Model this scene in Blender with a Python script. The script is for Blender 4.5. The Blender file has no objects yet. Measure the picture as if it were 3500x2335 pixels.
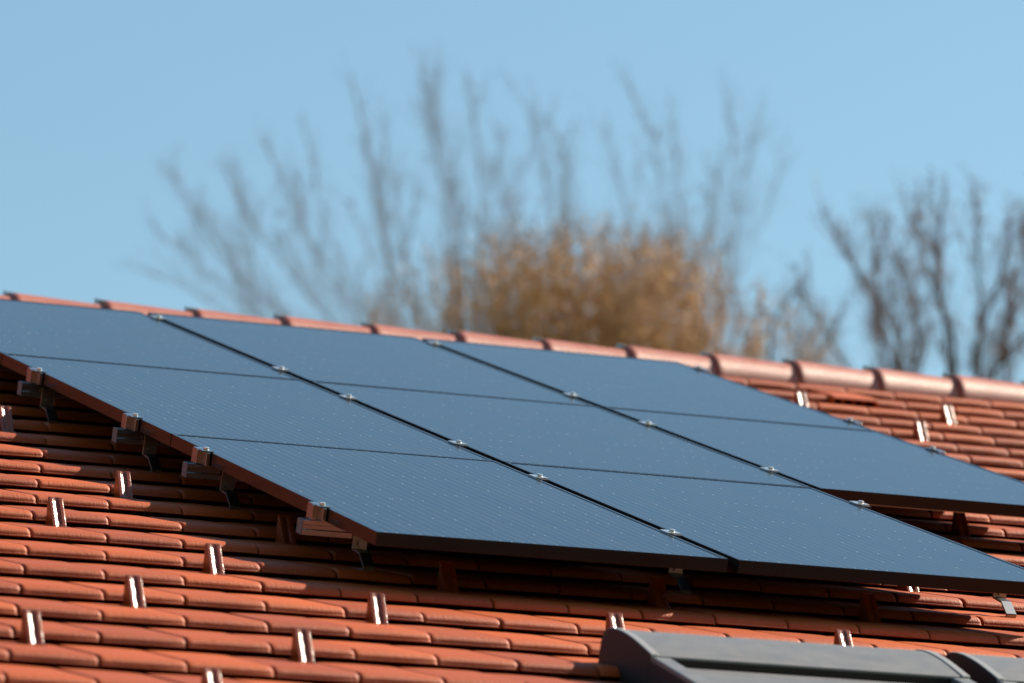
import bpy, math, random
import numpy as np
from mathutils import Matrix, Vector

C = bpy.context.scene.collection
S = bpy.context.scene
random.seed(7)
rng = np.random.default_rng(7)
rad = math.radians

# ------------------------------------------------------------------ roof frame, camera, sky, sun
# roof coordinates: u along the ridge, v up the slope, n out of the slope (n = 0 on the panel faces)
PITCH = rad(25.0)
Z0 = 5.53
ROOF = Matrix.Translation((0, 0, Z0)) @ Matrix.Rotation(PITCH, 4, 'X')

FPX = math.exp(2.9171668162741473) * 1000.0          # focal length in pixels of a 3500 px wide frame
_r = np.array([1.6652260951210185, -0.22771799880082014, 0.4071023898382628])
_t = np.linalg.norm(_r); _k = _r / _t
_K = np.array([[0, -_k[2], _k[1]], [_k[2], 0, -_k[0]], [-_k[1], _k[0], 0]])
RC = np.eye(3) + math.sin(_t) * _K + (1 - math.cos(_t)) * _K @ _K
CC = np.array([-5.374147213078587, -13.261072732670158, 1.8993004394248385])

cam = bpy.data.cameras.new('Camera')
cam_o = bpy.data.objects.new('Camera', cam)
C.objects.link(cam_o)
_m = Matrix(((RC[0][0], -RC[1][0], -RC[2][0], CC[0]),
             (RC[0][1], -RC[1][1], -RC[2][1], CC[1]),
             (RC[0][2], -RC[1][2], -RC[2][2], CC[2]),
             (0, 0, 0, 1)))
cam_o.matrix_world = ROOF @ _m
cam.sensor_width = 36.0
cam.lens = FPX / 3500.0 * 36.0
cam.clip_start = 0.1
cam.clip_end = 3000
cam.dof.use_dof = True
cam.dof.focus_distance = 15.7
cam.dof.aperture_fstop = 3.3
cam.dof.aperture_blades = 9
S.camera = cam_o

SUN_R = Vector((1.32, 0.40, 1.0)).normalized()        # towards the sun, roof coordinates
SUN = (Matrix.Rotation(PITCH, 3, 'X') @ SUN_R).normalized()
SUN_EL = math.asin(SUN.z)
SUN_AZ = math.atan2(SUN.x, SUN.y)
world = bpy.data.worlds.new('World'); S.world = world; world.use_nodes = True
wn = world.node_tree.nodes; wl = world.node_tree.links
sky = wn.new('ShaderNodeTexSky'); sky.sky_type = 'NISHITA'; sky.sun_disc = False
sky.sun_elevation = SUN_EL; sky.sun_rotation = SUN_AZ
sky.altitude = 300; sky.air_density = 1.6; sky.dust_density = 0.0; sky.ozone_density = 1.2
wb = wn.new('ShaderNodeMix'); wb.data_type = 'RGBA'; wb.blend_type = 'MULTIPLY'; wb.inputs[0].default_value = 1.0
wb.inputs[7].default_value = (0.86, 1.0, 1.0, 1)          # white balance of the sky light
wl.new(sky.outputs[0], wb.inputs[6]); wl.new(wb.outputs[2], wn['Background'].inputs[0]); wn['Background'].inputs[1].default_value = 0.057
sun_d = bpy.data.lights.new('Sun', 'SUN'); sun_d.energy = 5.0; sun_d.angle = rad(0.5); sun_d.color = (1.0, 0.88, 0.71)
sun_o = bpy.data.objects.new('Sun', sun_d); C.objects.link(sun_o)
sun_o.rotation_euler = (-SUN).to_track_quat('-Z', 'Y').to_euler()
S.view_settings.view_transform = 'Standard'; S.view_settings.look = 'None'
S.view_settings.exposure = 1.27; S.view_settings.gamma = 1.0
S.render.film_transparent = False
S.cycles.max_bounces = 6; S.cycles.diffuse_bounces = 3; S.cycles.glossy_bounces = 4
S.cycles.sample_clamp_indirect = 6.0

def pix(x, y, depth):
    """world point at a camera depth, along the ray of a pixel of the 2350 px wide photograph"""
    k = 3500 / 2350
    d = RC.T @ np.array([(x * k - 1750) / FPX, (y * k - 1167.5) / FPX, 1.0])
    p = CC + d * depth
    return np.array(ROOF @ Vector(p))

# ------------------------------------------------------------------ helpers
class MB:
    """collects faces, then links them as ONE mesh object"""
    def __init__(s): s.v = []; s.f = []; s.mi = []
    def quad_grid(s, P, mi=0, close=False):
        P = np.asarray(P, float); a, b = P.shape[:2]; o = len(s.v)
        s.v += P.reshape(-1, 3).tolist()
        for i in range(a - 1):
            for j in range(b if close else b - 1):
                k = (j + 1) % b
                s.f.append((o + i * b + j, o + i * b + k, o + (i + 1) * b + k, o + (i + 1) * b + j)); s.mi.append(mi)
    def box(s, lo, hi, mi=0):
        x0, y0, z0 = lo; x1, y1, z1 = hi; o = len(s.v)
        s.v += [(x0, y0, z0), (x1, y0, z0), (x1, y1, z0), (x0, y1, z0), (x0, y0, z1), (x1, y0, z1), (x1, y1, z1), (x0, y1, z1)]
        for q in ((3, 2, 1, 0), (4, 5, 6, 7), (0, 1, 5, 4), (1, 2, 6, 5), (2, 3, 7, 6), (3, 0, 4, 7)):
            s.f.append(tuple(o + i for i in q)); s.mi.append(mi)
    def prism(s, prof, x0, x1, mi=0):
        """closed profile of (y, z) points swept along x, capped"""
        n = len(prof); o = len(s.v)
        s.v += [(x0, y, z) for y, z in prof] + [(x1, y, z) for y, z in prof]
        for i in range(n):
            j = (i + 1) % n
            s.f.append((o + i, o + j, o + n + j, o + n + i)); s.mi.append(mi)
        s.f.append(tuple(o + i for i in range(n))[::-1]); s.mi.append(mi)
        s.f.append(tuple(o + n + i for i in range(n))); s.mi.append(mi)
    def cyl(s, c, r, h, n=10, mi=0, axis=2):
        o = len(s.v); A = [2 * math.pi * i / n for i in range(n)]
        for k in (0, h):
            for a in A:
                p = [r * math.cos(a), r * math.sin(a), k]
                if axis == 1: p = [p[0], -p[2], p[1]]
                s.v.append((c[0] + p[0], c[1] + p[1], c[2] + p[2]))
        for i in range(n):
            j = (i + 1) % n
            s.f.append((o + i, o + j, o + n + j, o + n + i)); s.mi.append(mi)
        s.f.append(tuple(o + i for i in range(n))[::-1]); s.mi.append(mi)
        s.f.append(tuple(o + n + i for i in range(n))); s.mi.append(mi)
    def tube(s, pts, rads, n=5, mi=0):
        pts = [np.asarray(p, float) for p in pts]; o = len(s.v); m = len(pts)
        for i, p in enumerate(pts):
            t = pts[min(i + 1, m - 1)] - pts[max(i - 1, 0)]; t = t / (np.linalg.norm(t) + 1e-9)
            a = np.cross(t, (0.31, 0.95, 0.1)); a /= np.linalg.norm(a) + 1e-9; b = np.cross(t, a)
            for k in range(n):
                w = 2 * math.pi * k / n
                s.v.append(tuple(p + rads[i] * (math.cos(w) * a + math.sin(w) * b)))
        for i in range(m - 1):
            for k in range(n):
                j = (k + 1) % n
                s.f.append((o + i * n + k, o + i * n + j, o + (i + 1) * n + j, o + (i + 1) * n + k)); s.mi.append(mi)
    def build(s, name, mats, parent=None, smooth=False, bevel=0, recalc=False):
        me = bpy.data.meshes.new(name); me.from_pydata(s.v, [], s.f)
        for m in (mats if isinstance(mats, (list, tuple)) else [mats]): me.materials.append(m)
        me.polygons.foreach_set('material_index', s.mi)
        if smooth: me.polygons.foreach_set('use_smooth', [True] * len(me.polygons))
        me.update()
        if recalc:
            import bmesh
            bm = bmesh.new(); bm.from_mesh(me); bmesh.ops.recalc_face_normals(bm, faces=bm.faces); bm.to_mesh(me); bm.free()
        o = bpy.data.objects.new(name, me); C.objects.link(o)
        if parent: o.parent = parent
        if bevel:
            b = o.modifiers.new('bevel', 'BEVEL'); b.width = bevel; b.segments = 2; b.limit_method = 'ANGLE'; b.angle_limit = rad(35)
        return o

def tag(o, label=None, cat=None, group=None, kind=None):
    if label: o['label'] = label
    if cat: o['category'] = cat
    if group: o['group'] = group
    if kind: o['kind'] = kind
    return o

def thing(name, label, cat, group=None, m=None):
    o = bpy.data.objects.new(name, None); C.objects.link(o); o.empty_display_size = 0.1
    if m is not None: o.matrix_world = m
    return tag(o, label, cat, group)

def at(u, v, n, extra=None):
    m = ROOF @ Matrix.Translation((u, v, n))
    return m @ extra if extra is not None else m

def copy_tree(o, parent=None):
    c = o.copy(); C.objects.link(c)
    if parent: c.parent = parent
    for ch in list(o.children): copy_tree(ch, c)
    return c

# ------------------------------------------------------------------ materials
def mat(name, col, rough=0.5, metal=0.0, spec=0.5):
    m = bpy.data.materials.new(name); m.use_nodes = True
    p = m.node_tree.nodes['Principled BSDF']
    p.inputs['Base Color'].default_value = (*col, 1); p.inputs['Roughness'].default_value = rough
    p.inputs['Metallic'].default_value = metal; p.inputs['Specular IOR Level'].default_value = spec
    return m

class NT:
    def __init__(s, m): s.t = m.node_tree; s.p = s.t.nodes['Principled BSDF']
    def n(s, typ, **kw):
        x = s.t.nodes.new(typ)
        for k, v in kw.items(): setattr(x, k, v)
        return x
    def l(s, a, b): s.t.links.new(a, b)
    def val(s, op, a, b=None, c=None):
        x = s.n('ShaderNodeMath', operation=op)
        for i, q in enumerate((a, b, c)):
            if q is None: continue
            if isinstance(q, (int, float)): x.inputs[i].default_value = q
            else: s.l(q, x.inputs[i])
        return x.outputs[0]
    def mix(s, fac, a, b):
        x = s.n('ShaderNodeMix', data_type='RGBA')
        for i, q in ((0, fac), (6, a), (7, b)):
            if isinstance(q, (int, float)): x.inputs[i].default_value = q
            elif isinstance(q, tuple): x.inputs[i].default_value = (*q, 1)
            else: s.l(q, x.inputs[i])
        return x.outputs[2]
    def noise(s, vec, scale, detail=3, rough=0.55):
        x = s.n('ShaderNodeTexNoise'); x.inputs['Scale'].default_value = scale; x.inputs['Detail'].default_value = detail
        x.inputs['Roughness'].default_value = rough; s.l(vec, x.inputs['Vector']); return x.outputs[0]
    def scaled(s, vec, sc):
        x = s.n('ShaderNodeMapping'); x.inputs['Scale'].default_value = sc; s.l(vec, x.inputs['Vector']); return x.outputs[0]
    def ramp(s, fac, a, b):
        x = s.n('ShaderNodeMapRange'); x.inputs[1].default_value = a; x.inputs[2].default_value = b; s.l(fac, x.inputs[0]); return x.outputs[0]
    def bump(s, h, strength, dist):
        x = s.n('ShaderNodeBump'); x.inputs['Strength'].default_value = strength; x.inputs['Distance'].default_value = dist
        s.l(h, x.inputs['Height']); s.l(x.outputs[0], s.p.inputs['Normal'])

def clay(name, base, dark, light, rough=0.42, comb=True, spec=0.5):
    m = mat(name, base, rough, 0, spec); t = NT(m)
    geo = t.n('ShaderNodeNewGeometry'); tc = t.n('ShaderNodeTexCoord'); ob = tc.outputs['Object']
    r = geo.outputs['Random Per Island']
    c = t.mix(t.ramp(r, 0.0, 1.0), base, dark)
    big = t.ramp(t.noise(ob, 5.0, 4), 0.40, 0.75)
    c = t.mix(t.val('MULTIPLY', big, 0.35), c, dark)
    sp = t.ramp(t.noise(ob, 160.0, 2), 0.58, 0.72)
    c = t.mix(t.val('MULTIPLY', sp, 0.35), c, light)
    pits = t.ramp(t.noise(ob, 95.0, 2), 0.66, 0.74)
    c = t.mix(t.val('MULTIPLY', pits, 0.5), c, tuple(0.35 * q for q in dark))
    t.l(c, t.p.inputs['Base Color'])
    fine = t.noise(ob, 240.0, 3)
    cb = t.noise(t.scaled(ob, (260.0, 18.0, 60.0)), 1.0, 2)
    h = t.val('ADD', t.val('MULTIPLY', fine, 0.5), t.val('MULTIPLY', cb, 1.0 if comb else 0.3))
    t.bump(h, 0.8, 0.0014)
    t.l(t.val('ADD', t.val('MULTIPLY', t.noise(ob, 30.0, 3), 0.25), rough - 0.12), t.p.inputs['Roughness'])
    return m

M_TILE = clay('terracotta', (0.37, 0.064, 0.0045), (0.235, 0.035, 0.003), (0.42, 0.11, 0.025), rough=0.60, spec=0.31)
M_RIDGE = clay('ridge_terracotta', (0.31, 0.068, 0.024), (0.25, 0.05, 0.017), (0.40, 0.17, 0.09), rough=0.46, spec=1.0)
M_GUARD = clay('glazed_terracotta', (0.20, 0.036, 0.008), (0.16, 0.028, 0.007), (0.25, 0.06, 0.02), rough=0.24, comb=False, spec=0.50)

M_FRAME = mat('black_anodised', (0.008, 0.007, 0.008), 0.20, 0.0, 0.22)
def glass_mat():
    m = mat('cells_under_glass', (0.006, 0.010, 0.022), 0.10, 0, 0.075); t = NT(m)
    tc = t.n('ShaderNodeTexCoord'); ob = tc.outputs['Object']
    sx = t.n('ShaderNodeSeparateXYZ'); t.l(ob, sx.inputs[0]); x, y = sx.outputs[0], sx.outputs[1]
    cell = 0.1675; mx = (1.04 - 6 * cell) / 2; my = (1.697 - 10 * 0.1652) / 2
    a = t.val('DIVIDE', t.val('SUBTRACT', x, mx), cell / 5)              # wires, five to a cell
    fa = t.val('ABSOLUTE', t.val('SUBTRACT', t.val('FRACT', a), 0.5))
    wire = t.val('LESS_THAN', fa, 0.038)
    b = t.val('DIVIDE', t.val('SUBTRACT', y, my), 0.1652)
    fb = t.val('ABSOLUTE', t.val('SUBTRACT', t.val('FRACT', t.val('ADD', b, 0.5)), 0.5))
    joint = t.val('LESS_THAN', fb, 0.028)                                # solder pads at the cell ends
    pad = t.val('MULTIPLY', t.val('LESS_THAN', fa, 0.045), joint)
    pick = t.n('ShaderNodeTexWhiteNoise', noise_dimensions='2D')
    cv = t.n('ShaderNodeCombineXYZ'); t.l(t.val('FLOOR', a), cv.inputs[0]); t.l(t.val('FLOOR', t.val('ADD', b, 0.5)), cv.inputs[1])
    t.l(cv.outputs[0], pick.inputs['Vector'])
    pad = t.val('MULTIPLY', pad, t.val('GREATER_THAN', pick.outputs[0], 0.62))
    inside = t.val('MULTIPLY', t.val('LESS_THAN', t.val('ABSOLUTE', t.val('SUBTRACT', y, 0.8485)), 0.828),
                   t.val('LESS_THAN', t.val('ABSOLUTE', t.val('SUBTRACT', x, 0.52)), 0.505))
    c = t.mix(t.val('MULTIPLY', wire, inside), (0.004, 0.011, 0.025), (0.055, 0.074, 0.095))
    c = t.mix(t.val('MULTIPLY', pad, inside), c, (0.27, 0.31, 0.35))
    # dust: an even film and grains stuck to the glass
    dust = t.ramp(t.noise(t.scaled(ob, (11.0, 1.6, 1.0)), 1.0, 5), 0.40, 0.80)
    c = t.mix(t.val('MULTIPLY', dust, 0.035), c, (0.40, 0.40, 0.38))
    vo = t.n('ShaderNodeTexVoronoi'); vo.inputs['Scale'].default_value = 26.0; t.l(ob, vo.inputs['Vector'])
    sv = t.n('ShaderNodeSeparateColor'); t.l(vo.outputs['Color'], sv.inputs[0])
    gr = t.val('MULTIPLY', t.val('LESS_THAN', vo.outputs['Distance'], 0.055), t.val('GREATER_THAN', sv.outputs[0], 0.93))
    c = t.mix(gr, c, (0.62, 0.55, 0.48))
    t.l(c, t.p.inputs['Base Color'])
    t.l(t.val('ADD', 0.10, t.val('MULTIPLY', dust, 0.06)), t.p.inputs['Roughness'])
    t.bump(t.noise(ob, 420.0, 2), 0.10, 0.0006)
    return m
M_GLASS = glass_mat()
M_SHEET = mat('black_back_sheet', (0.01, 0.01, 0.01), 0.6)
M_ALU = mat('aluminium', (0.30, 0.315, 0.34), 0.24, 0.92)
M_STEEL = mat('steel', (0.27, 0.27, 0.27), 0.34, 1.0)
M_CLAMP = mat('clamp_aluminium', (0.66, 0.67, 0.68), 0.32, 0.9)
M_CAP = mat('end_cap_grey', (0.12, 0.115, 0.12), 0.45, 0.25, 0.4)
t_ = NT(M_ALU); tc_ = t_.n('ShaderNodeTexCoord')
t_.bump(t_.noise(t_.scaled(tc_.outputs['Object'], (6, 400, 400)), 1.0, 2), 0.15, 0.0008)
M_BOX = mat('grey_painted_metal', (0.17, 0.165, 0.165), 0.42, 0.35, 0.5)
t_ = NT(M_BOX); tc_ = t_.n('ShaderNodeTexCoord')
t_.l(t_.mix(t_.ramp(t_.noise(t_.scaled(tc_.outputs['Object'], (3, 14, 14)), 1.5, 4), 0.35, 0.7), (0.165, 0.160, 0.158), (0.14, 0.136, 0.134)), t_.p.inputs['Base Color'])
t_.l(t_.val('ADD', 0.32, t_.val('MULTIPLY', t_.noise(tc_.outputs['Object'], 18, 3), 0.25)), t_.p.inputs['Roughness'])
M_RIM = mat('pale_rim_metal', (0.27, 0.26, 0.25), 0.4, 0.3, 0.5)
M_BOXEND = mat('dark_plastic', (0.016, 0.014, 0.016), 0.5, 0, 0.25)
M_DARK = mat('dark_void', (0.006, 0.006, 0.006), 0.9, 0, 0.1)
M_RENDER = mat('wall_render', (0.62, 0.60, 0.55), 0.9)
M_WOOD = mat('eave_wood', (0.16, 0.09, 0.05), 0.7)
M_PANE = mat('window_pane', (0.02, 0.025, 0.03), 0.05)

# ------------------------------------------------------------------ house: tiled roof, walls
TW, CP = 0.2205, 0.32496            # tile cover width, course pitch
U0, V0 = -0.2115, 2.2111            # a joint of an even course, the nose line of course 0
NB, NT_ = -0.176, -0.150            # underside and top of a nose
U_LO, U_HI = -2.7, 6.8
C_LO, C_HI = -15, 12

def tile_mesh():
    # profile along v from the nose (0) upslope: (dv, height over the underside of the nose)
    T = NT_ - NB; k = TILT / CP
    prof = [(0.034, 0.0010), (0.0095, 0.0), (0.0070, 0.0010), (0.0056, 0.0028), (0.0020, 0.0034), (-0.0034, 0.0040), (-0.0038, 0.0052), (-0.0004, 0.0072),
            (0.0006, 0.0100), (0.0020, 0.0140), (0.0052, 0.0182), (0.0108, 0.0220), (0.0190, 0.0247), (0.031, T), (0.075, T - 0.045 * k),
            (0.16, T - 0.13 * k), (0.27, T - 0.24 * k), (CP + 0.06, T - (CP + 0.03) * k)]
    TWU = 0.2158
    us = [0.0, 0.0, 0.0012, 0.003, 0.006, 0.012, 0.03, 0.07, 0.1087, 0.147, 0.187, 0.2045, 0.2090, 0.2122, 0.2144, TWU, TWU]
    def drop(x):                                    # rounded side edges, slightly cambered face
        d = 0.0016 * ((x - TWU / 2) / (TWU / 2)) ** 2
        for e, w, q in ((x, 0.005, 0.0028), (TWU - x, 0.009, 0.0044)):
            if e < w: d += q * (1 - e / w) ** 2
        return d
    P = []
    for a, x in enumerate(us):
        wall = 0.020 if a in (0, len(us) - 1) else 0.0
        P.append([(x, dv + 0.25 * drop(x) * (1 if i < 13 else 0), (h - drop(x) * (0.10 if i < 5 else (0.3 if i < 8 else 1)) if not wall else max(h - wall, -0.018 if i > 12 else 0.0)))
                  for i, (dv, h) in enumerate(prof)])
    return np.array(P)
TILT = 0.0365
TP = tile_mesh(); na, nb = TP.shape[:2]
idx = np.arange(na * nb).reshape(na, nb)
TF = np.stack([idx[:-1, :-1], idx[1:, :-1], idx[1:, 1:], idx[:-1, 1:]], -1).reshape(-1, 4)

WIN_U = [(0.285, 1.18), (1.262, 2.157)]       # roof windows replace some tiles
WIN_V = (-0.90, -2.20)
def roof_tiles(windows=True):
    V = []; F = []; o = 0
    for c in range(C_LO, C_HI + 1):
        off = 0.0 if c % 2 == 0 else TW / 2
        j0 = int(math.floor((U_LO - U0 - off) / TW)); j1 = int(math.ceil((U_HI - U0 - off) / TW))
        for j in range(j0, j1):
            u = U0 + off + j * TW + 0.001; v = V0 + c * CP
            if windows and any(a - 0.01 < u and u + TW < b + 0.01 for a, b in WIN_U) and WIN_V[1] < v < WIN_V[0] - 0.1: continue
            P = TP.reshape(-1, 3).copy()
            ln = 1.0
            if c == C_HI: P[:, 1] = np.minimum(P[:, 1], 6.40 - v)
            tz, tx = rng.normal(0, 0.0026), rng.normal(0, 0.0042)
            P[:, 2] += P[:, 0] * tx + P[:, 1] * rng.normal(0, 0.0012)
            P[:, 1] += P[:, 0] * tz + rng.normal(0, 0.0013)
            P += (u + rng.normal(0, 0.0004), v, NB + rng.normal(0, 0.0005) + 0.001)
            V.append(P); F.append(TF + o); o += len(P)
    V = np.concatenate(V); F = np.concatenate(F)
    me = bpy.data.meshes.new('roof_tiles'); me.vertices.add(len(V)); me.vertices.foreach_set('co', V.ravel())
    me.loops.add(F.size); me.loops.foreach_set('vertex_index', F.ravel().astype(np.int32))
    me.polygons.add(len(F)); me.polygons.foreach_set('loop_start', np.arange(0, F.size, 4, dtype=np.int32))
    me.polygons.foreach_set('use_smooth', np.ones(len(F), bool))
    me.update(calc_edges=True); me.validate()
    me.materials.append(M_TILE)
    return me

RIDGE_V, RIDGE_N = 6.355, -0.197
house = thing('house', 'house with an orange clay tile roof filling the lower half of the photo', 'house')
def house_part(name, me, m):
    o = bpy.data.objects.new(name, me); C.objects.link(o); o.parent = house; o.matrix_world = m; return o
roof_me = roof_tiles()
house_part('tiled_roof', roof_me, ROOF)
apex = ROOF @ Vector((0, 6.415, -0.175))
back = Matrix.Translation((U_LO + U_HI, 2 * apex.y, 0)) @ Matrix.Rotation(math.pi, 4, 'Z') @ ROOF
house_part('tiled_roof', roof_tiles(False), back)
b = MB(); b.box((U_LO + 0.05, V0 + C_LO * CP + 0.05, -0.245), (U_HI - 0.05, 6.30, -0.225))
house_part('roof_deck', b.build('roof_deck', M_WOOD).data, ROOF); C.objects.unlink(bpy.data.objects['roof_deck']); 
dk = [o for o in house.children if o.name.startswith('roof_deck')][0]; dk.name = 'roof_deck'
house_part('roof_deck', dk.data, back)
eave = ROOF @ Vector((0, V0 + C_LO * CP, -0.235)); ez = eave.z - 0.02; ey = eave.y + 0.45; by = 2 * apex.y - ey
b = MB()
b.box((U_LO + 0.3, ey, 0), (U_HI - 0.3, ey + 0.3, ez + 0.1)); b.box((U_LO + 0.3, by - 0.3, 0), (U_HI - 0.3, by, ez + 0.1))
for x in (U_LO + 0.3, U_HI - 0.6):
    o = len(b.v); prof = [(ey + 0.3, 0), (by - 0.3, 0), (by - 0.3, ez + 0.1), (apex.y, apex.z - 0.30), (ey + 0.3, ez + 0.1)]
    b.prism(prof, x, x + 0.3)
b.build('wall', M_RENDER, house, recalc=True)
b = MB(); n = 10
P = [[(x, eave.y - 0.06 + 0.07 * math.cos(a), eave.z - 0.02 + 0.07 * math.sin(a)) for a in np.linspace(math.pi, 2 * math.pi, n)] for x in (U_LO, U_HI)]
b.quad_grid(P); b.build('gutter', M_STEEL, house, smooth=True)

ORD = ['first', 'second', 'third', 'fourth', 'fifth', 'sixth', 'seventh', 'eighth', 'ninth', 'tenth', 'eleventh', 'twelfth', 'thirteenth', 'fourteenth', 'fifteenth', 'sixteenth']

# ridge tiles ------------------------------------------------------
RP = 0.3685; R_FIRST = 0.9622                         # pitch, the first joint seen at the left edge of the picture
def make_ridge():
    root = thing('ridge_tile', None, None)
    b = MB()
    A = np.linspace(-0.06 * math.pi, 1.06 * math.pi, 25)
    def ring(x, r): return [(x, -r * math.cos(a) * 1.0, r * math.sin(a)) for a in A]
    rows = [ring(0.004, 0.090), ring(0.0, 0.094), ring(0.0, 0.1115), ring(0.004, 0.1155), ring(0.012, 0.1165), ring(0.03, 0.1150), ring(0.12, 0.1115),
            ring(0.24, 0.1065), ring(0.36, 0.1015), ring(0.405, 0.0995), ring(0.405, 0.088)]
    b.quad_grid(rows); b.build('clay_body', M_RIDGE, root, smooth=True, recalc=True)
    c = MB()
    c.box((-0.018, -0.012, 0.112), (0.020, 0.012, 0.1185)); c.box((-0.020, -0.010, 0.102), (-0.016, 0.010, 0.126)); c.cyl((0.004, 0, 0.1185), 0.006, 0.006, 8)
    c.build('clip', M_STEEL, root)
    return root
rt0 = make_ridge()
RIDGE_ROT = Matrix.Rotation(-PITCH, 4, 'X')           # ridge tiles sit level, astride both slopes
k0 = int(math.floor((U_LO - R_FIRST) / RP)) + 1; k1 = int(math.floor((U_HI - R_FIRST) / RP))
first = True
for k in range(k0, k1):
    o = rt0 if first else copy_tree(rt0); first = False
    o.matrix_world = at(R_FIRST + k * RP, RIDGE_V, RIDGE_N + min(0.004, max(-0.03, (R_FIRST + k * RP - 4.0) * 0.0065)) + (0.0008 if k % 2 else -0.0008), RIDGE_ROT @ Matrix.Rotation(rad(rng.normal(0, 0.25)), 4, 'Z'))
    if -1 <= k <= 11:
        i = k + 1
        where = ['cut off by the left edge of the photo', 'first whole one from the left edge of the photo', 'holding the left panel corner before the first seam',
                 'just right of the top of the first panel seam', 'fourth whole one from the left', 'fifth whole one from the left, before the golden tree',
                 'where the left flank of the golden tree rises', 'just right of the top of the second panel seam', 'under the middle of the golden tree',
                 'above the top right corner of the panels', 'first one fully clear of the panels', 'second one fully clear of the panels', 'third one clear of the panels, under the right hand tree'][i]
        tag(o, 'orange clay ridge tile, ' + where, 'ridge tile', 'ridge tiles along the top of the roof')
    else:
        tag(o, 'orange clay ridge tile running on beyond the edge of the photo', 'ridge tile', 'ridge tiles along the top of the roof')

# ------------------------------------------------------------------ solar panels
PW, PL, GU, GV, PT = 1.04, 1.699, 0.034, 0.007, 0.038
def make_panel():
    root = thing('solar_panel', None, None)
    b = MB(); fw = 0.011
    b.box((0, 0, -PT), (PW, fw, 0)); b.box((0, PL - fw, -PT), (PW, PL, 0))
    b.box((0, fw, -PT), (fw, PL - fw, 0)); b.box((PW - fw, fw, -PT), (PW, PL - fw, 0))
    b.build('frame', M_FRAME, root, bevel=0.0009)
    g = MB(); e = fw - 0.001
    P = [[(x, y, -0.0014) for y in (fw, PL - fw)] for x in (fw, PW - fw)]
    g.quad_grid([[P[0][0], P[0][1]], [P[1][0], P[1][1]]])
    go = g.build('glass', M_GLASS, root); go.data.flip_normals()
    s = MB(); s.box((fw + 0.0005, fw + 0.0005, -0.010), (PW - fw - 0.0005, PL - fw - 0.0005, -0.0065)); s.build('back_sheet', M_SHEET, root)
    return root
pl = [
    (0, 2, 'black solar panel at the left end of the top row, cut off by the photo'),
    (1, 2, 'black solar panel in the middle of the top row, right under the ridge tiles'),
    (2, 2, 'black solar panel at the right end of the top row, beside the sunlit tiles'),
    (0, 1, 'black solar panel in the middle row at the left edge, over two rail ends'),
    (1, 1, 'black solar panel in the very middle of the array, panels on all sides'),
    (2, 1, 'black solar panel whose dark lower edge hangs over open tiles at the right'),
    (0, 0, 'black solar panel at the lower left corner of the array, above the snow guards'),
    (1, 0, 'black solar panel at the right of the bottom row, above the grey roof windows'),
]
p0 = make_panel()
for i, (cx, cy, lab) in enumerate(pl):
    o = p0 if i == 0 else copy_tree(p0)
    o.matrix_world = at(cx * (PW + GU), cy * (PL + GV), 0, Matrix.Rotation(rad(rng.normal(0, 0.014)), 4, 'X') @ Matrix.Rotation(rad(rng.normal(0, 0.02)), 4, 'Y'))
    tag(o, lab, 'solar panel', 'solar panels on the roof')

# rails -------------------------------------------------------------
RAILS = [0.425, 1.395, 2.045, 3.01, 3.655, 4.945]
RN1, RN0 = -PT - 0.003, -PT - 0.044
RLAB = ['aluminium mounting rail under the bottom panels, its end above the lowest roof hook',
        'aluminium mounting rail with its end third from the top at the left of the array',
        'aluminium mounting rail with its end second from the top at the left of the array',
        'aluminium mounting rail with the topmost end at the left of the array',
        'aluminium mounting rail under the lower half of the top panels', 'aluminium mounting rail just below the ridge under the top panels']
RPROF = [(-0.02, RN0), (0.02, RN0), (0.02, RN1), (0.007, RN1), (0.007, RN1 - 0.008), (-0.007, RN1 - 0.008), (-0.007, RN1), (-0.02, RN1),
         (-0.02, RN1 - 0.012), (-0.013, RN1 - 0.014), (-0.013, RN1 - 0.025), (-0.02, RN1 - 0.027)]
for i, v in enumerate(RAILS):
    x1 = 2 * PW + GU + 0.06 if i < 2 else 3 * PW + 2 * GU + 0.03
    x0 = -0.055 if i < 4 else -0.05
    root = thing('mounting_rail', RLAB[i], 'rail', 'mounting rails under the panels', at(0, v, 0))
    b = MB(); b.prism(RPROF, x0, x1); b.build('profile', M_ALU, root, recalc=True)
    b = MB(); b.box((x0 - 0.0025, -0.0202, RN0 - 0.0003), (x0 - 0.0003, 0.0202, RN1 + 0.0003)); b.build('end_cap', M_CAP, root)

# clamps ------------------------------------------------------------
def make_mid():
    root = thing('mid_clamp', None, None)
    b = MB(); b.box((-GU / 2 - 0.004, -0.016, 0.0006), (GU / 2 + 0.004, 0.038, 0.0044)); b.box((-0.012, -0.018, -0.034), (0.012, 0.043, 0.0005))
    b.build('plate', M_CLAMP, root, bevel=0.0008)
    b = MB(); b.cyl((0, 0.002, 0.0046), 0.0085, 0.0075, 12); b.build('bolt', M_CLAMP, root, bevel=0.001)
    b = MB(); b.box((-0.014, -0.046, -0.006), (0.014, -0.0205, 0.0022)); b.build('spring_block', M_BOXEND, root)
    return root
def make_end():
    root = thing('end_clamp', None, None)
    b = MB()
    b.prism([(-0.0, -0.0405), (0.042, -0.0405), (0.042, 0.0), (0.036, 0.0045), (0.006, 0.0045), (0.0, 0.0)], -0.030, -0.003)
    b.box((-0.014, -0.040, -0.0405), (-0.003, -0.0005, -0.001))
    b.box((-0.026, -0.034, 0.0006), (0.009, -0.0004, 0.0042))
    b.build('body', M_ALU, root, bevel=0.001, recalc=True)
    b = MB(); b.cyl((-0.008, -0.012, 0.0042), 0.0085, 0.0075, 12); b.build('bolt', M_CLAMP, root, bevel=0.001)
    return root
mc, ec = make_mid(), make_end()
first = True
names_r = ['lowest', 'second lowest', 'third lowest', 'third from the top', 'second from the top', 'topmost']
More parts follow.
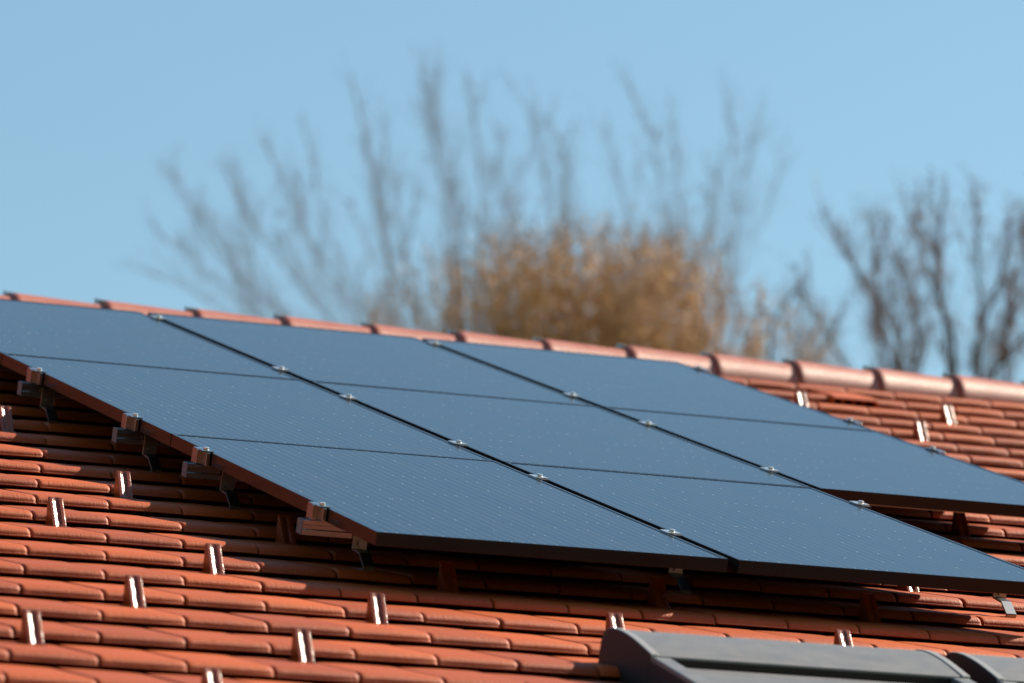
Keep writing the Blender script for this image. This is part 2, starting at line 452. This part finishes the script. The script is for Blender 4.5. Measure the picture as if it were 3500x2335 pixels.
for si, su in enumerate((PW + GU / 2, 2 * PW + 1.5 * GU)):
    for i, v in enumerate(RAILS):
        if si == 1 and i == 0: continue
        o = mc if first else copy_tree(mc); first = False
        o.matrix_world = at(su, v - 0.008, 0)
        rn = names_r[i] if si == 0 else ['', 'lowest', 'second lowest', 'middle', 'second from the top', 'topmost'][i]
        tag(o, 'small aluminium clamp, %s of those on the %s long seam' % (rn.rstrip(','), ('left', 'right')[si]), 'panel clamp', 'clamps between the solar panels')
first = True
for i, v in enumerate(RAILS[:4]):
    o = ec if first else copy_tree(ec); first = False
    o.matrix_world = at(0, v - 0.012, 0)
    tag(o, 'aluminium end clamp on the left panel edge, %s of four' % ['lowest', 'second lowest', 'second from the top', 'topmost'][i], 'end clamp', 'end clamps on the panel edges')
for i, v in enumerate(RAILS[2:]):
    o = copy_tree(ec); o.matrix_world = at(3 * PW + 2 * GU, v - 0.03, 0, Matrix.Rotation(math.pi, 4, 'Z'))
    tag(o, 'aluminium clamp on the right panel edge by sunlit tiles, %s of four' % ['lowest', 'second lowest', 'second from the top', 'topmost, near the ridge'][i], 'end clamp', 'end clamps on the panel edges')

# roof hooks ----------------------------------------------------------
def make_hook():
    root = thing('roof_hook', None, None)
    w = 0.016; th = 0.006
    b = MB(); b.box((-0.020, -0.0275, -0.112), (0.022, -0.0215, -0.052)); b.build('plate', M_STEEL, root, bevel=0.0008)
    b = MB(); b.cyl((0.001, -0.0275, -0.094), 0.009, 0.008, 6, axis=1); b.cyl((0.001, -0.0275, -0.094), 0.014, 0.002, 12, axis=1); b.build('bolt', M_STEEL, root)
    path = [(-0.024, -0.1105), (-0.070, -0.1135), (-0.112, -0.142), (-0.111, -0.1515), (-0.02, -0.166), (0.02, -0.180)]
    b = MB()
    for (a, c) in zip(path[:-1], path[1:]):
        d = np.array([c[0] - a[0], c[1] - a[1]]); d /= np.linalg.norm(d); nn = np.array([-d[1], d[0]]) * th / 2
        b.prism([(a[0] - nn[0], a[1] - nn[1]), (a[0] + nn[0], a[1] + nn[1]), (c[0] + nn[0], c[1] + nn[1]), (c[0] - nn[0], c[1] - nn[1])], -w, w)
    b.build('arm', M_STEEL, root, recalc=True)
    return root
hk = make_hook()
HOOKS = [(0.115, 0, 'steel roof hook at the lower left panel corner, lit by the sun'), (0.07, 1, 'steel roof hook in shade under the third rail end from the top at the left'),
         (0.05, 2, 'steel roof hook in shade under the second rail end from the top at the left'), (0.03, 3, 'steel roof hook in shade under the topmost rail end at the left'),
         (1.075, 0, 'steel roof hook in deep shade behind a snow guard under the front panels'), (2.11, 0, 'pale steel roof hook in full sun near the right edge of the photo')]
for i, (u, ri, lab) in enumerate(HOOKS):
    o = hk if i == 0 else copy_tree(hk)
    o.matrix_world = at(u, RAILS[ri], 0); tag(o, lab, 'roof hook', 'roof hooks holding the rails')

# snow guards ---------------------------------------------------------
def make_guard():
    root = thing('snow_guard', None, None)
    w, hgt, lean, top = 0.040, 0.080, 0.060, 0.005
    xs = [0, 0.0015, 0.0095, 0.0110, 0.0150, 0.0178, 0.0225, 0.0268, 0.0300, 0.0380, 0.040]
    dp = [0.001, 0, 0.0002, 0.0009, 0.0028, 0.0042, 0.0044, 0.0012, 0, 0.0002, 0.0009]
    rows = []
    for z in np.linspace(0, 1, 9):
        y = -lean * (1 - z) - top
        g = min(1, z * 9, (1 - z) * 12) if z not in (0, 1) else 0.15
        wob = 0.0007 * math.sin(z * 17.0)
        rows.append([(x - w / 2 + (wob if 3 < k < 7 else 0), y + d * g, z * hgt) for k, (x, d) in enumerate(zip(xs, dp))])
    b = MB(); b.quad_grid(rows)
    # back, sides, top
    lo = rows[0]; hi = rows[-1]
    P = np.array(rows); bk = P.copy(); bk[..., 1] = 0.002
    for col in (0, -1): b.quad_grid([[P[i, col], bk[i, col]] for i in range(9)])
    b.quad_grid([P[-1], bk[-1]]); b.quad_grid([bk[0], bk[-1]])
    fin = b.build('fin', M_GUARD, root, recalc=True)
    b = MB(); b.prism([(-0.066, -0.010), (0.012, -0.010), (0.012, 0.002), (-0.060, 0.0035), (-0.066, 0.001)], -w / 2 - 0.004, w / 2 + 0.004); b.build('base', M_GUARD, root, recalc=True)
    return root
sg = make_guard()
GUARDS = [
    (2, 1.53, 0.24, 'glazed orange snow guard at the left edge below the topmost rail end'),
    (-2, -2.38, 0.07, 'glazed orange snow guard half in panel shade, below the third rail end'),
    (-4, -4.32, -1.81, 'glazed orange snow guard on sunlit tiles, highest of those left of the shadow edge'),
    (-6, -6.31, -0.73, 'glazed orange snow guard standing right at the slanting shadow edge'),
    (-8, -8.25, -2.74, 'glazed orange snow guard in the middle of the sunlit left tiles'),
    (-10, -10.45, -4.90, 'glazed orange snow guard near the lower left corner of the photo'),
    (-8, -8.33, 0.28, 'glazed orange snow guard just below the lower left panel corner in full sun'),
    (-10, -10.36, -1.75, 'glazed orange snow guard with blazing ribs low on the tiles left of centre'),
    (-12, -12.40, -3.85, 'glazed orange snow guard cut off by the bottom edge of the photo'),
    (-8.5, -8.82, 3.02, 'glazed orange snow guard whose ribs peep over the left end of the grey shutter box'),
    (-8.55, -8.87, 6.0, 'glazed orange snow guard whose ribs peep over the middle of the grey shutter box'),
    (-4, -4.27, 1.29, 'dark snow guard in deep shade beside the lowest rail end'),
    (-6, -6.32, 2.36, 'reddish snow guard in shade under the lower left panel'),
    (-6, -6.35, 5.23, 'reddish snow guard in shade in front of a roof hook'),
    (-6, -6.40, 8.21, 'reddish snow guard in shade under the lower right panel'),
    (-4, -4.33, 10.25, 'snow guard with a bright tip half hidden behind the front panel edge'),
    (0, -0.5, 14.09, 'black looking snow guard under the overhanging panel edge at the right'),
    (10, 9.75, 18.52, 'glazed orange snow guard half hidden by the right panel edge, left of the vent tile'),
    (10, 9.72, 21.42, 'glazed orange snow guard on the right hand tiles, the upper of two standing free'),
    (8, 7.70, 19.39, 'glazed orange snow guard on the right hand tiles, the lower of two standing free'),
]
for i, (c, cv, j, lab) in enumerate(GUARDS):
    o = sg if i == 0 else copy_tree(sg)
    v = V0 + c * CP - 0.098 + 0.062
    zt = NT_ - ((v - 0.02 - V0) % CP - 0.01) * (TILT / CP) + 0.001
    o.matrix_world = at(U0 + (j + 0.0) * TW, v, zt - 0.001, Matrix.Rotation(rad(rng.normal(0, 1.2)), 4, 'Z') @ Matrix.Rotation(rad(-5.0), 4, 'X'))
    tag(o, lab, 'snow guard', 'snow guards on the roof')

# vent tile -----------------------------------------------------------
vt = thing('vent_tile', 'orange vent tile with a dark slotted opening among the right hand tiles below the ridge', 'vent tile', None,
           at(U0 + 19.95 * TW, V0 + 11 * CP, NB))
b = MB()
b.prism([(-0.024, 0.0195), (-0.027, 0.023), (-0.024, 0.0285), (-0.010, 0.0325), (0.02, 0.0335), (0.20, 0.024), (0.20, 0.018), (0.02, 0.027), (-0.010, 0.0255)], 0.0, 0.195)
for x in (-0.006, 0.188): b.prism([(-0.021, 0.0), (0.0, 0.0), (0.10, 0.02), (0.02, 0.031), (-0.012, 0.030), (-0.021, 0.022)], x, x + 0.013)
b.build('hood', M_TILE, vt, bevel=0.002, recalc=True)
b = MB(); b.box((0.008, -0.006, 0.001), (0.187, -0.004, 0.025)); b.build('opening', M_DARK, vt)
b = MB()
for x in (0.045, 0.090, 0.135): b.box((x, -0.016, 0.001), (x + 0.008, -0.0065, 0.0245))
b.build('bars', M_TILE, vt)

# roof windows with shutter boxes --------------------------------------
def make_window(width):
    root = thing('roof_window', None, None)
    # profile of the shutter box: (v from the top end, n over the window's foot)
    base = -0.02
    arc = [(0.0, base), (0.0, 0.070), (-0.005, 0.088), (-0.018, 0.102), (-0.040, 0.1115), (-0.070, 0.1165), (-0.105, 0.118), (-0.145, 0.1165), (-0.185, 0.1130), (-0.225, 0.1075), (-0.265, 0.1010), (-0.300, 0.0950), (-0.302, 0.090), (-0.302, base)]
    b = MB(); b.prism(arc, 0.006, width - 0.006); b.build('shutter_box', M_BOX, root, bevel=0.002, recalc=True)
    for x0, x1 in ((0.0, 0.0055), (width - 0.0055, width)):
        e = MB(); e.prism([(y * 1.0 + (0.0015 if y > -0.1 else -0.0015), z + 0.0015 if z > 0 else z) for y, z in [(q[0], q[1]) for q in arc]], x0 - (0.003 if x0 == 0 else -0.003), x1 - (0.003 if x0 == 0 else -0.003))
        e.build('end_plate', M_BOXEND, root, bevel=0.001, recalc=True)
        m_ = MB(); xr = -0.0012 if x0 == 0 else width - 0.0208
        m_.prism([(y + (0.003 if y > -0.05 else (-0.003 if y < -0.25 else 0)), z + 0.0032 if z > 0 else z + 0.001) for y, z in arc], xr, xr + 0.022)
        m_.build('rim', M_RIM, root, bevel=0.002, recalc=True)
        r = MB(); xa = 0.0 if x0 == 0 else width - 0.052
        r.prism([(-0.304, base), (-0.304, 0.088), (-0.310, 0.0925), (-1.28, 0.044), (-1.28, base)], xa, xa + 0.050)
        r.build('side_rail', M_BOX, root, bevel=0.004, recalc=True)
        k = MB(); xk = -0.003 if x0 == 0 else width + 0.0005
        k.prism([(-0.306, base), (-0.306, 0.080), (-1.28, 0.034), (-1.28, base)], xk, xk + 0.0025); k.build('rail_skirt', M_BOXEND, root, recalc=True)
    s = MB(); s.prism([(-0.326, 0.030), (-0.326, 0.0690), (-0.334, 0.0735), (-1.27, 0.034), (-1.27, 0.01)], 0.052, width - 0.052)
    q = MB(); q.box((0.052, -0.3052, 0.010), (width - 0.052, -0.3024, 0.0885)); q.build('groove_shade', M_BOXEND, root)  # near-black strip on the box front, painting in the shadow of the groove
    s.build('shutter_slats', M_BOX, root, bevel=0.002, recalc=True)
    g = MB(); g.box((0.051, -1.275, base), (width - 0.051, -0.303, 0.005)); g.build('sash', M_BOXEND, root)
    return root
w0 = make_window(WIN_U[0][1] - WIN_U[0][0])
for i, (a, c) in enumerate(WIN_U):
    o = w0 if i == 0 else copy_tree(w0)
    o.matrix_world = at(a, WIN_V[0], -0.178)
    tag(o, ['grey roof window with a long rounded shutter box, left one at the lower right of the photo', 'grey roof window at the lower right corner, only the rounded top of its box in the photo'][i], 'roof window', 'roof windows')

# ------------------------------------------------------------------ ground
g = MB(); L = 900; g.quad_grid([[(-L, -L, 0), (-L, L, 0)], [(L, -L, 0), (L, L, 0)]])
M_GRASS = mat('grass', (0.07, 0.09, 0.03), 0.9); t_ = NT(M_GRASS); tc_ = t_.n('ShaderNodeTexCoord')
t_.l(t_.mix(t_.ramp(t_.noise(tc_.outputs['Object'], 0.4, 6), 0.35, 0.65), (0.06, 0.085, 0.025), (0.13, 0.11, 0.05)), t_.p.inputs['Base Color'])
go = g.build('ground', M_GRASS); go['kind'] = 'structure'; go.data.flip_normals()

# ------------------------------------------------------------------ bare trees behind the house
def bark(name, a, bb):
    m = mat(name, a, 0.85, 0, 0.2); t = NT(m); tc = t.n('ShaderNodeTexCoord')
    t.l(t.mix(t.ramp(t.noise(tc.outputs['Object'], 6.0, 4), 0.35, 0.65), a, bb), t.p.inputs['Base Color']); return m
M_BARK = bark('bark_grey', (0.24, 0.165, 0.14), (0.16, 0.11, 0.09))
M_BARKD = bark('bark_dark', (0.095, 0.065, 0.05), (0.06, 0.042, 0.033))
M_TWIG = bark('twig_brown', (0.33, 0.235, 0.19), (0.24, 0.165, 0.135))
M_TAN = bark('twig_tan', (0.40, 0.27, 0.18), (0.26, 0.16, 0.10))
M_TWIGD = bark('twig_dark', (0.26, 0.165, 0.13), (0.18, 0.11, 0.085))
def leafmat(name, a, bb):
    m = mat(name, a, 0.7, 0, 0.25); t = NT(m); g = t.n('ShaderNodeNewGeometry')
    t.l(t.mix(g.outputs['Random Per Island'], a, bb), t.p.inputs['Base Color'])
    return m
M_GOLD = leafmat('golden_leaves', (0.68, 0.43, 0.18), (0.48, 0.28, 0.12))
t_ = NT(M_GOLD); tc_ = t_.n('ShaderNodeTexCoord'); old_ = t_.p.inputs['Base Color'].links[0].from_socket
t_.l(t_.mix(t_.ramp(t_.noise(t_.scaled(tc_.outputs['Object'], (7.0, 7.0, 2.4)), 1.0, 3), 0.46, 0.66), old_, (0.36, 0.19, 0.085)), t_.p.inputs['Base Color'])
M_BUD = leafmat('brown_buds', (0.22, 0.12, 0.10), (0.13, 0.065, 0.055))

UP = np.array([0, 0, 1.0])
def unit(a): return a / (np.linalg.norm(a) + 1e-9)
def rvec(): return rng.normal(0, 1, 3)
def spline(pts, n):
    pts = np.array(pts); m = len(pts); out = []
    for t in np.linspace(0, m - 1, n):
        i = min(int(t), m - 2); f = t - i
        p0, p1, p2, p3 = pts[max(i - 1, 0)], pts[i], pts[i + 1], pts[min(i + 2, m - 1)]
        out.append(0.5 * ((2 * p1) + (-p0 + p2) * f + (2 * p0 - 5 * p1 + 4 * p2 - p3) * f * f + (-p0 + 3 * p1 - 3 * p2 + p3) * f ** 3))
    return np.array(out)
def twig(b, p, d, ln, r, bend=0.35, seg=5, mi=0, n=3):
    pts = [p]; q = p.copy(); dd = unit(d)
    for i in range(seg):
        dd = unit(dd + bend * (UP * 0.25 + 0.28 * rvec()) * 0.6); q = q + dd * ln / seg; pts.append(q)
    b.tube(pts, [r * (1 - 0.8 * i / seg) for i in range(seg + 1)], n, mi); return pts
def leaf(b, p, size, d=None):
    a = unit(rvec() if d is None else d + 0.7 * rvec()); c = unit(np.cross(a, rvec())); o = len(b.v)
    for q in (p, p + a * size * 0.5 + c * size * 0.3, p + a * size, p + a * size * 0.5 - c * size * 0.3): b.v.append(tuple(q))
    b.f.append((o, o + 1, o + 2, o + 3)); b.mi.append(0)

def limbed_tree(name, label, group, limbs, hub, depth, foot, m_bark, m_twig, r0, twig_step, twig_len, bud_n, bud_size, spread=0.5, dens=1.0, r_twig=0.0055, subs=1):
    """limbs: outlines of the main limbs; each gets its own depth, side twigs, finer twigs and buds"""
    hubp = pix(*hub, depth); base = np.array([hubp[0] + foot, hubp[1] + 0.4, 0.0])
    root = thing(name, label, 'tree', group, Matrix.Translation(base))
    br, tw, bd = MB(), MB(), MB()
    def dress(P, sparse=1.0):
        seg = np.linalg.norm(np.diff(P, axis=0), axis=1); tot = seg.sum(); cum = np.concatenate([[0], np.cumsum(seg)])
        s = tot * 0.22
        while s < tot * 0.995:
            i = min(int(np.searchsorted(cum, s)) - 1, 24); f = (s - cum[i]) / seg[i]; p = P[i] * (1 - f) + P[i + 1] * f; d = unit(P[i + 1] - P[i])
            ft = s / tot
            for _ in range(1 if rng.random() > dens - 1 else 2):
                side = unit(np.cross(d, rvec())); a = unit(d + side * rng.uniform(0.25, spread + 0.25) + UP * 0.25)
                ln = twig_len * rng.uniform(0.45, 1.15) * (1.1 - 0.55 * ft)
                tp = twig(tw, p, a, ln, r_twig * rng.uniform(0.8, 1.4))
                for k in range(rng.integers(2, 5)):
                    w = tp[rng.integers(1, len(tp) - 1)]
                    sp = twig(tw, w, unit(a + 0.7 * rvec() + 0.3 * UP), ln * rng.uniform(0.25, 0.55), r_twig * 0.65, seg=3)
                    for _b in range(bud_n):
                        leaf(bd, sp[rng.integers(0, len(sp))] + 0.02 * rvec(), bud_size * rng.uniform(0.6, 1.4))
            s += sparse * twig_step * rng.uniform(0.6, 1.4)
    trunk = spline([base, base * 0.5 + hubp * 0.5 + np.array([0.15, 0.1, 0]), hubp], 14)
    br.tube(trunk - base, np.linspace(r0 * 4.5, r0 * 1.7, 14), 10)
    for L_ in limbs:
        dz = rng.uniform(-0.9, 0.9); th = L_[0]
        pts = [hubp + np.array([0, 0, 0.02 * len(L_)])]
        for i, (x, y) in enumerate(L_[1:]): pts.append(pix(x, y, depth + dz * (0.35 + 0.65 * i / max(1, len(L_) - 2))))
        P = spline(pts, 26) - base
        P[1:-1] += rng.normal(0, 0.007, P[1:-1].shape)
        R = np.array([r0 * th * (1 - 0.86 * (i / 25) ** 0.8) for i in range(26)])
        br.tube(P, R, 6)
        dress(P)
        for _ in range(subs):
            i0 = rng.integers(9, 20); d = unit(P[i0 + 1] - P[i0]); ln = rng.uniform(0.5, 1.0) * np.linalg.norm(P[-1] - P[i0])
            q = [P[i0]]; dd = unit(d + 0.42 * unit(np.cross(d, rvec())) + 0.2 * UP)
            for k in range(4): dd = unit(dd + 0.10 * rvec() + 0.16 * UP); q.append(q[-1] + dd * ln / 4)
            Q = spline(q, 26); br.tube(Q, R[i0] * 0.62 * (1 - 0.85 * np.linspace(0, 1, 26)), 4); dress(Q, 1.5)
    br.build('trunk', m_bark, root, smooth=True)
    tw.build('twigs', m_twig, root)
    if bd.v: bd.build('buds', M_BUD, root)
    return root

FAN = [
    (0.8, (900, 1000), (700, 850), (520, 720), (380, 640), (300, 610)),
    (0.8, (920, 960), (690, 760), (520, 600), (430, 470), (395, 400)),
    (1.0, (880, 1000), (680, 820), (570, 680), (500, 550), (455, 470)),
    (0.8, (940, 960), (760, 740), (640, 600), (560, 480), (525, 400)),
    (1.2, (940, 960), (810, 790), (735, 620), (670, 470), (610, 330)),
    (0.7, (960, 940), (850, 760), (780, 600), (735, 440), (710, 330)),
    (1.4, (985, 940), (905, 790), (895, 640), (860, 440), (835, 300), (810, 190)),
    (0.8, (1000, 900), (950, 700), (920, 520), (890, 380), (870, 260)),
    (1.0, (1040, 900), (1045, 700), (1030, 500), (995, 320), (965, 160)),
    (0.6, (1050, 900), (1060, 640), (1040, 420), (1010, 270), (1010, 160)),
    (1.1, (1080, 900), (1100, 700), (1105, 520), (1098, 340), (1080, 180)),
    (0.8, (1140, 900), (1200, 720), (1260, 560), (1250, 400), (1200, 230)),
    (0.6, (1150, 900), (1230, 720), (1290, 560), (1300, 420), (1280, 290)),
    (0.7, (1200, 950), (1400, 760), (1540, 600), (1520, 430), (1450, 200)),
    (0.7, (1210, 950), (1420, 770), (1555, 620), (1560, 430), (1535, 250)),
    (1.2, (1230, 970), (1480, 850), (1630, 760), (1660, 600), (1685, 380), (1665, 210)),
    (0.6, (1230, 970), (1500, 850), (1650, 720), (1690, 540), (1715, 380), (1745, 240)),
]
for _i in range(0, 16, 2):
    _a, _b = FAN[_i], FAN[_i + 1]; _n = min(len(_a), len(_b)); _f = rng.uniform(0.35, 0.65); _d = rng.uniform(10, 70)
    FAN.append((0.55,) + tuple((_a[k][0] * _f + _b[k][0] * (1 - _f) + rng.normal(0, 8), _a[k][1] * _f + _b[k][1] * (1 - _f) + _d * k / 4) for k in range(1, _n)))
limbed_tree('bare_tree', 'tall bare tree with thin branches fanning out high behind the ridge', 'trees behind the house', FAN, (1130, 1130), 60.0, 0.3,
            M_BARK, M_TWIG, 0.0150, 0.095, 0.80, 1, 0.030, 0.50, 1.2, 0.0037, 1)
RIGHT = [
    (1.0, (2080, 900), (2045, 800), (2000, 690), (1950, 600), (1890, 500)),
    (0.8, (2080, 900), (2060, 780), (2010, 660), (2030, 560), (2040, 505)),
    (1.0, (2090, 900), (2110, 780), (2085, 680), (2060, 590), (2100, 520)),
    (1.5, (2190, 900), (2185, 790), (2160, 680), (2155, 570), (2165, 440)),
    (0.8, (2180, 900), (2165, 720), (2120, 600), (2105, 520), (2110, 480)),
    (1.4, (2250, 900), (2235, 820), (2270, 710), (2305, 620), (2320, 500)),
    (0.7, (2240, 900), (2250, 740), (2245, 620), (2240, 520), (2245, 460)),
    (0.8, (2270, 900), (2310, 760), (2350, 660), (2360, 560), (2370, 500)),
    (1.1, (2230, 910), (2300, 830), (2370, 760), (2440, 690), (2480, 600)),
    (0.6, (2000, 910), (1930, 820), (1880, 740), (1850, 690), (1840, 640)),
]
for _i in range(5):
    _x = rng.uniform(1890, 2400); _y = rng.uniform(600, 790)
    RIGHT.append((0.45, (2190 + (_x - 2190) * 0.8, 960), (2190 + (_x - 2190) * 0.93, 0.5 * (_y + 930)), (_x, _y)))
limbed_tree('bare_tree', 'darker bare tree with stout limbs and reddish buds at the right edge', 'trees behind the house', RIGHT, (2190, 1060), 43.0, -0.2,
            M_BARKD, M_TWIGD, 0.025, 0.072, 0.55, 3, 0.026, 0.50, 1.3, 0.0038, 2)
SMALL = [
    (1.2, (1790, 900), (1770, 830), (1772, 750), (1800, 700), (1840, 640)),
    (1.1, (1800, 900), (1830, 820), (1822, 770), (1785, 740), (1730, 690)),
    (0.6, (1850, 900), (1890, 800), (1930, 720), (1960, 640)),
    (0.5, (1760, 900), (1720, 800), (1690, 700), (1680, 640)),
]
limbed_tree('bare_tree', 'low crooked bare tree showing between the golden tree and the right hand tree', 'trees behind the house', SMALL, (1800, 990), 45.0, 0.1,
            M_BARKD, M_TWIGD, 0.022, 0.085, 0.32, 0, 0.026, 0.5, 1.0, 0.004)

def golden_tree():
    D = 41.0; hubp = pix(1400, 1300, D); base = np.array([hubp[0], hubp[1] + 0.3, 0.0])
    root = thing('golden_tree', 'dense golden brown tree with dry leaves rising behind the middle of the ridge', 'tree', 'trees behind the house', Matrix.Translation(base))
    br, tw, lf = MB(), MB(), MB()
    br.tube(spline([base, (base + hubp) / 2 + np.array([0.1, 0, 0]), hubp], 10) - base, np.linspace(0.17, 0.08, 10), 9)
    def top(x):                                        # outline of the crown
        return 500 + 95 * (abs(x - 1330) / 380) ** 2.2
    for i in range(340):
        x = float(np.clip(rng.normal(1365, 275), 860, 1890)) if i > 90 else rng.uniform(880, 1880)
        tip_y = top(x) + abs(rng.normal(0, 75)) + (rng.uniform(0, 120) if rng.random() < 0.4 else 0) - (25 if rng.random() < 0.12 else 0)
        dd = rng.uniform(-0.9, 0.9)
        tip = pix(x + rng.normal(0, 12), tip_y, D + dd)
        low = pix(1400 + (x - 1400) * rng.uniform(0.72, 0.95), 960 + rng.uniform(-40, 60), D + dd * 0.6)
        P = spline([hubp, low, (low * 0.45 + tip * 0.55) + 0.04 * rvec(), tip], 14) - base
        r = rng.uniform(0.006, 0.014)
        br.tube(P, r * (1.15 - np.linspace(0, 0.95, 14)), 4)
        lush = rng.random()
        gold = rng.random() < 0.9 * min(1, max(0, (x - 880) / 300)) * min(1, max(0, (1880 - x) / 340))
        for k in range(16):
            f = rng.uniform(0.42, 1.0); i0 = min(int(f * 13), 12); p = P[i0] + (P[i0 + 1] - P[i0]) * (f * 13 - i0); d = unit(P[i0 + 1] - P[i0])
            q = twig(tw, p, unit(d + 1.0 * rvec()), rng.uniform(0.12, 0.34), 0.0032, seg=3)
            if gold and f < 0.90:
                for _ in range(rng.integers(2, 5 if lush < 0.5 else 10)): leaf(lf, q[rng.integers(0, 4)] + 0.03 * rvec(), rng.uniform(0.02, 0.05), UP)
    br.build('trunk', M_TAN, root, smooth=True); tw.build('twigs', M_TAN, root); lf.build('dry_leaves', M_GOLD, root)
golden_tree()

# ------------------------------------------------------------------ evergreens added unseen behind the camera to block sky fill and deepen the shade
def evergreens():
    b = MB()
    spots = [(-26 + i * 4.1, -28.0) for i in range(22)] + [(-27.0, -24 + i * 4.1) for i in range(12)]
    for x, y in spots:
        x += rng.normal(0, 0.5); y += rng.normal(0, 0.7); h = rng.uniform(12.0, 15.5)
        b.tube([(x, y, 0), (x, y, h * 0.5)], [0.22, 0.12], 6, 1)
        for k in range(9):
            z0 = 0.4 + (h - 0.8) * k / 9; r = (2.8 - 0.26 * k) * rng.uniform(0.9, 1.1); top = z0 + h * 0.2
            A = np.linspace(0, 2 * math.pi, 17)[:-1] + rng.uniform(0, 1)
            o = len(b.v); b.v.append((x, y, top))
            for q, a in enumerate(A): rr = r * (1 if q % 2 else 0.72) * rng.uniform(0.9, 1.1); b.v.append((x + rr * math.cos(a), y + rr * math.sin(a), z0 - rng.uniform(0, 0.25)))
            for q in range(16): b.f.append((o, o + 1 + q, o + 1 + (q + 1) % 16)); b.mi.append(0)
    tag(b.build('added_evergreen_row', [mat('evergreen_needles', (0.035, 0.05, 0.022), 0.85, 0, 0.2), M_BARKD]), 'row of tall dark evergreens added out of view to block sky light', 'trees', None, 'stuff')
evergreens()
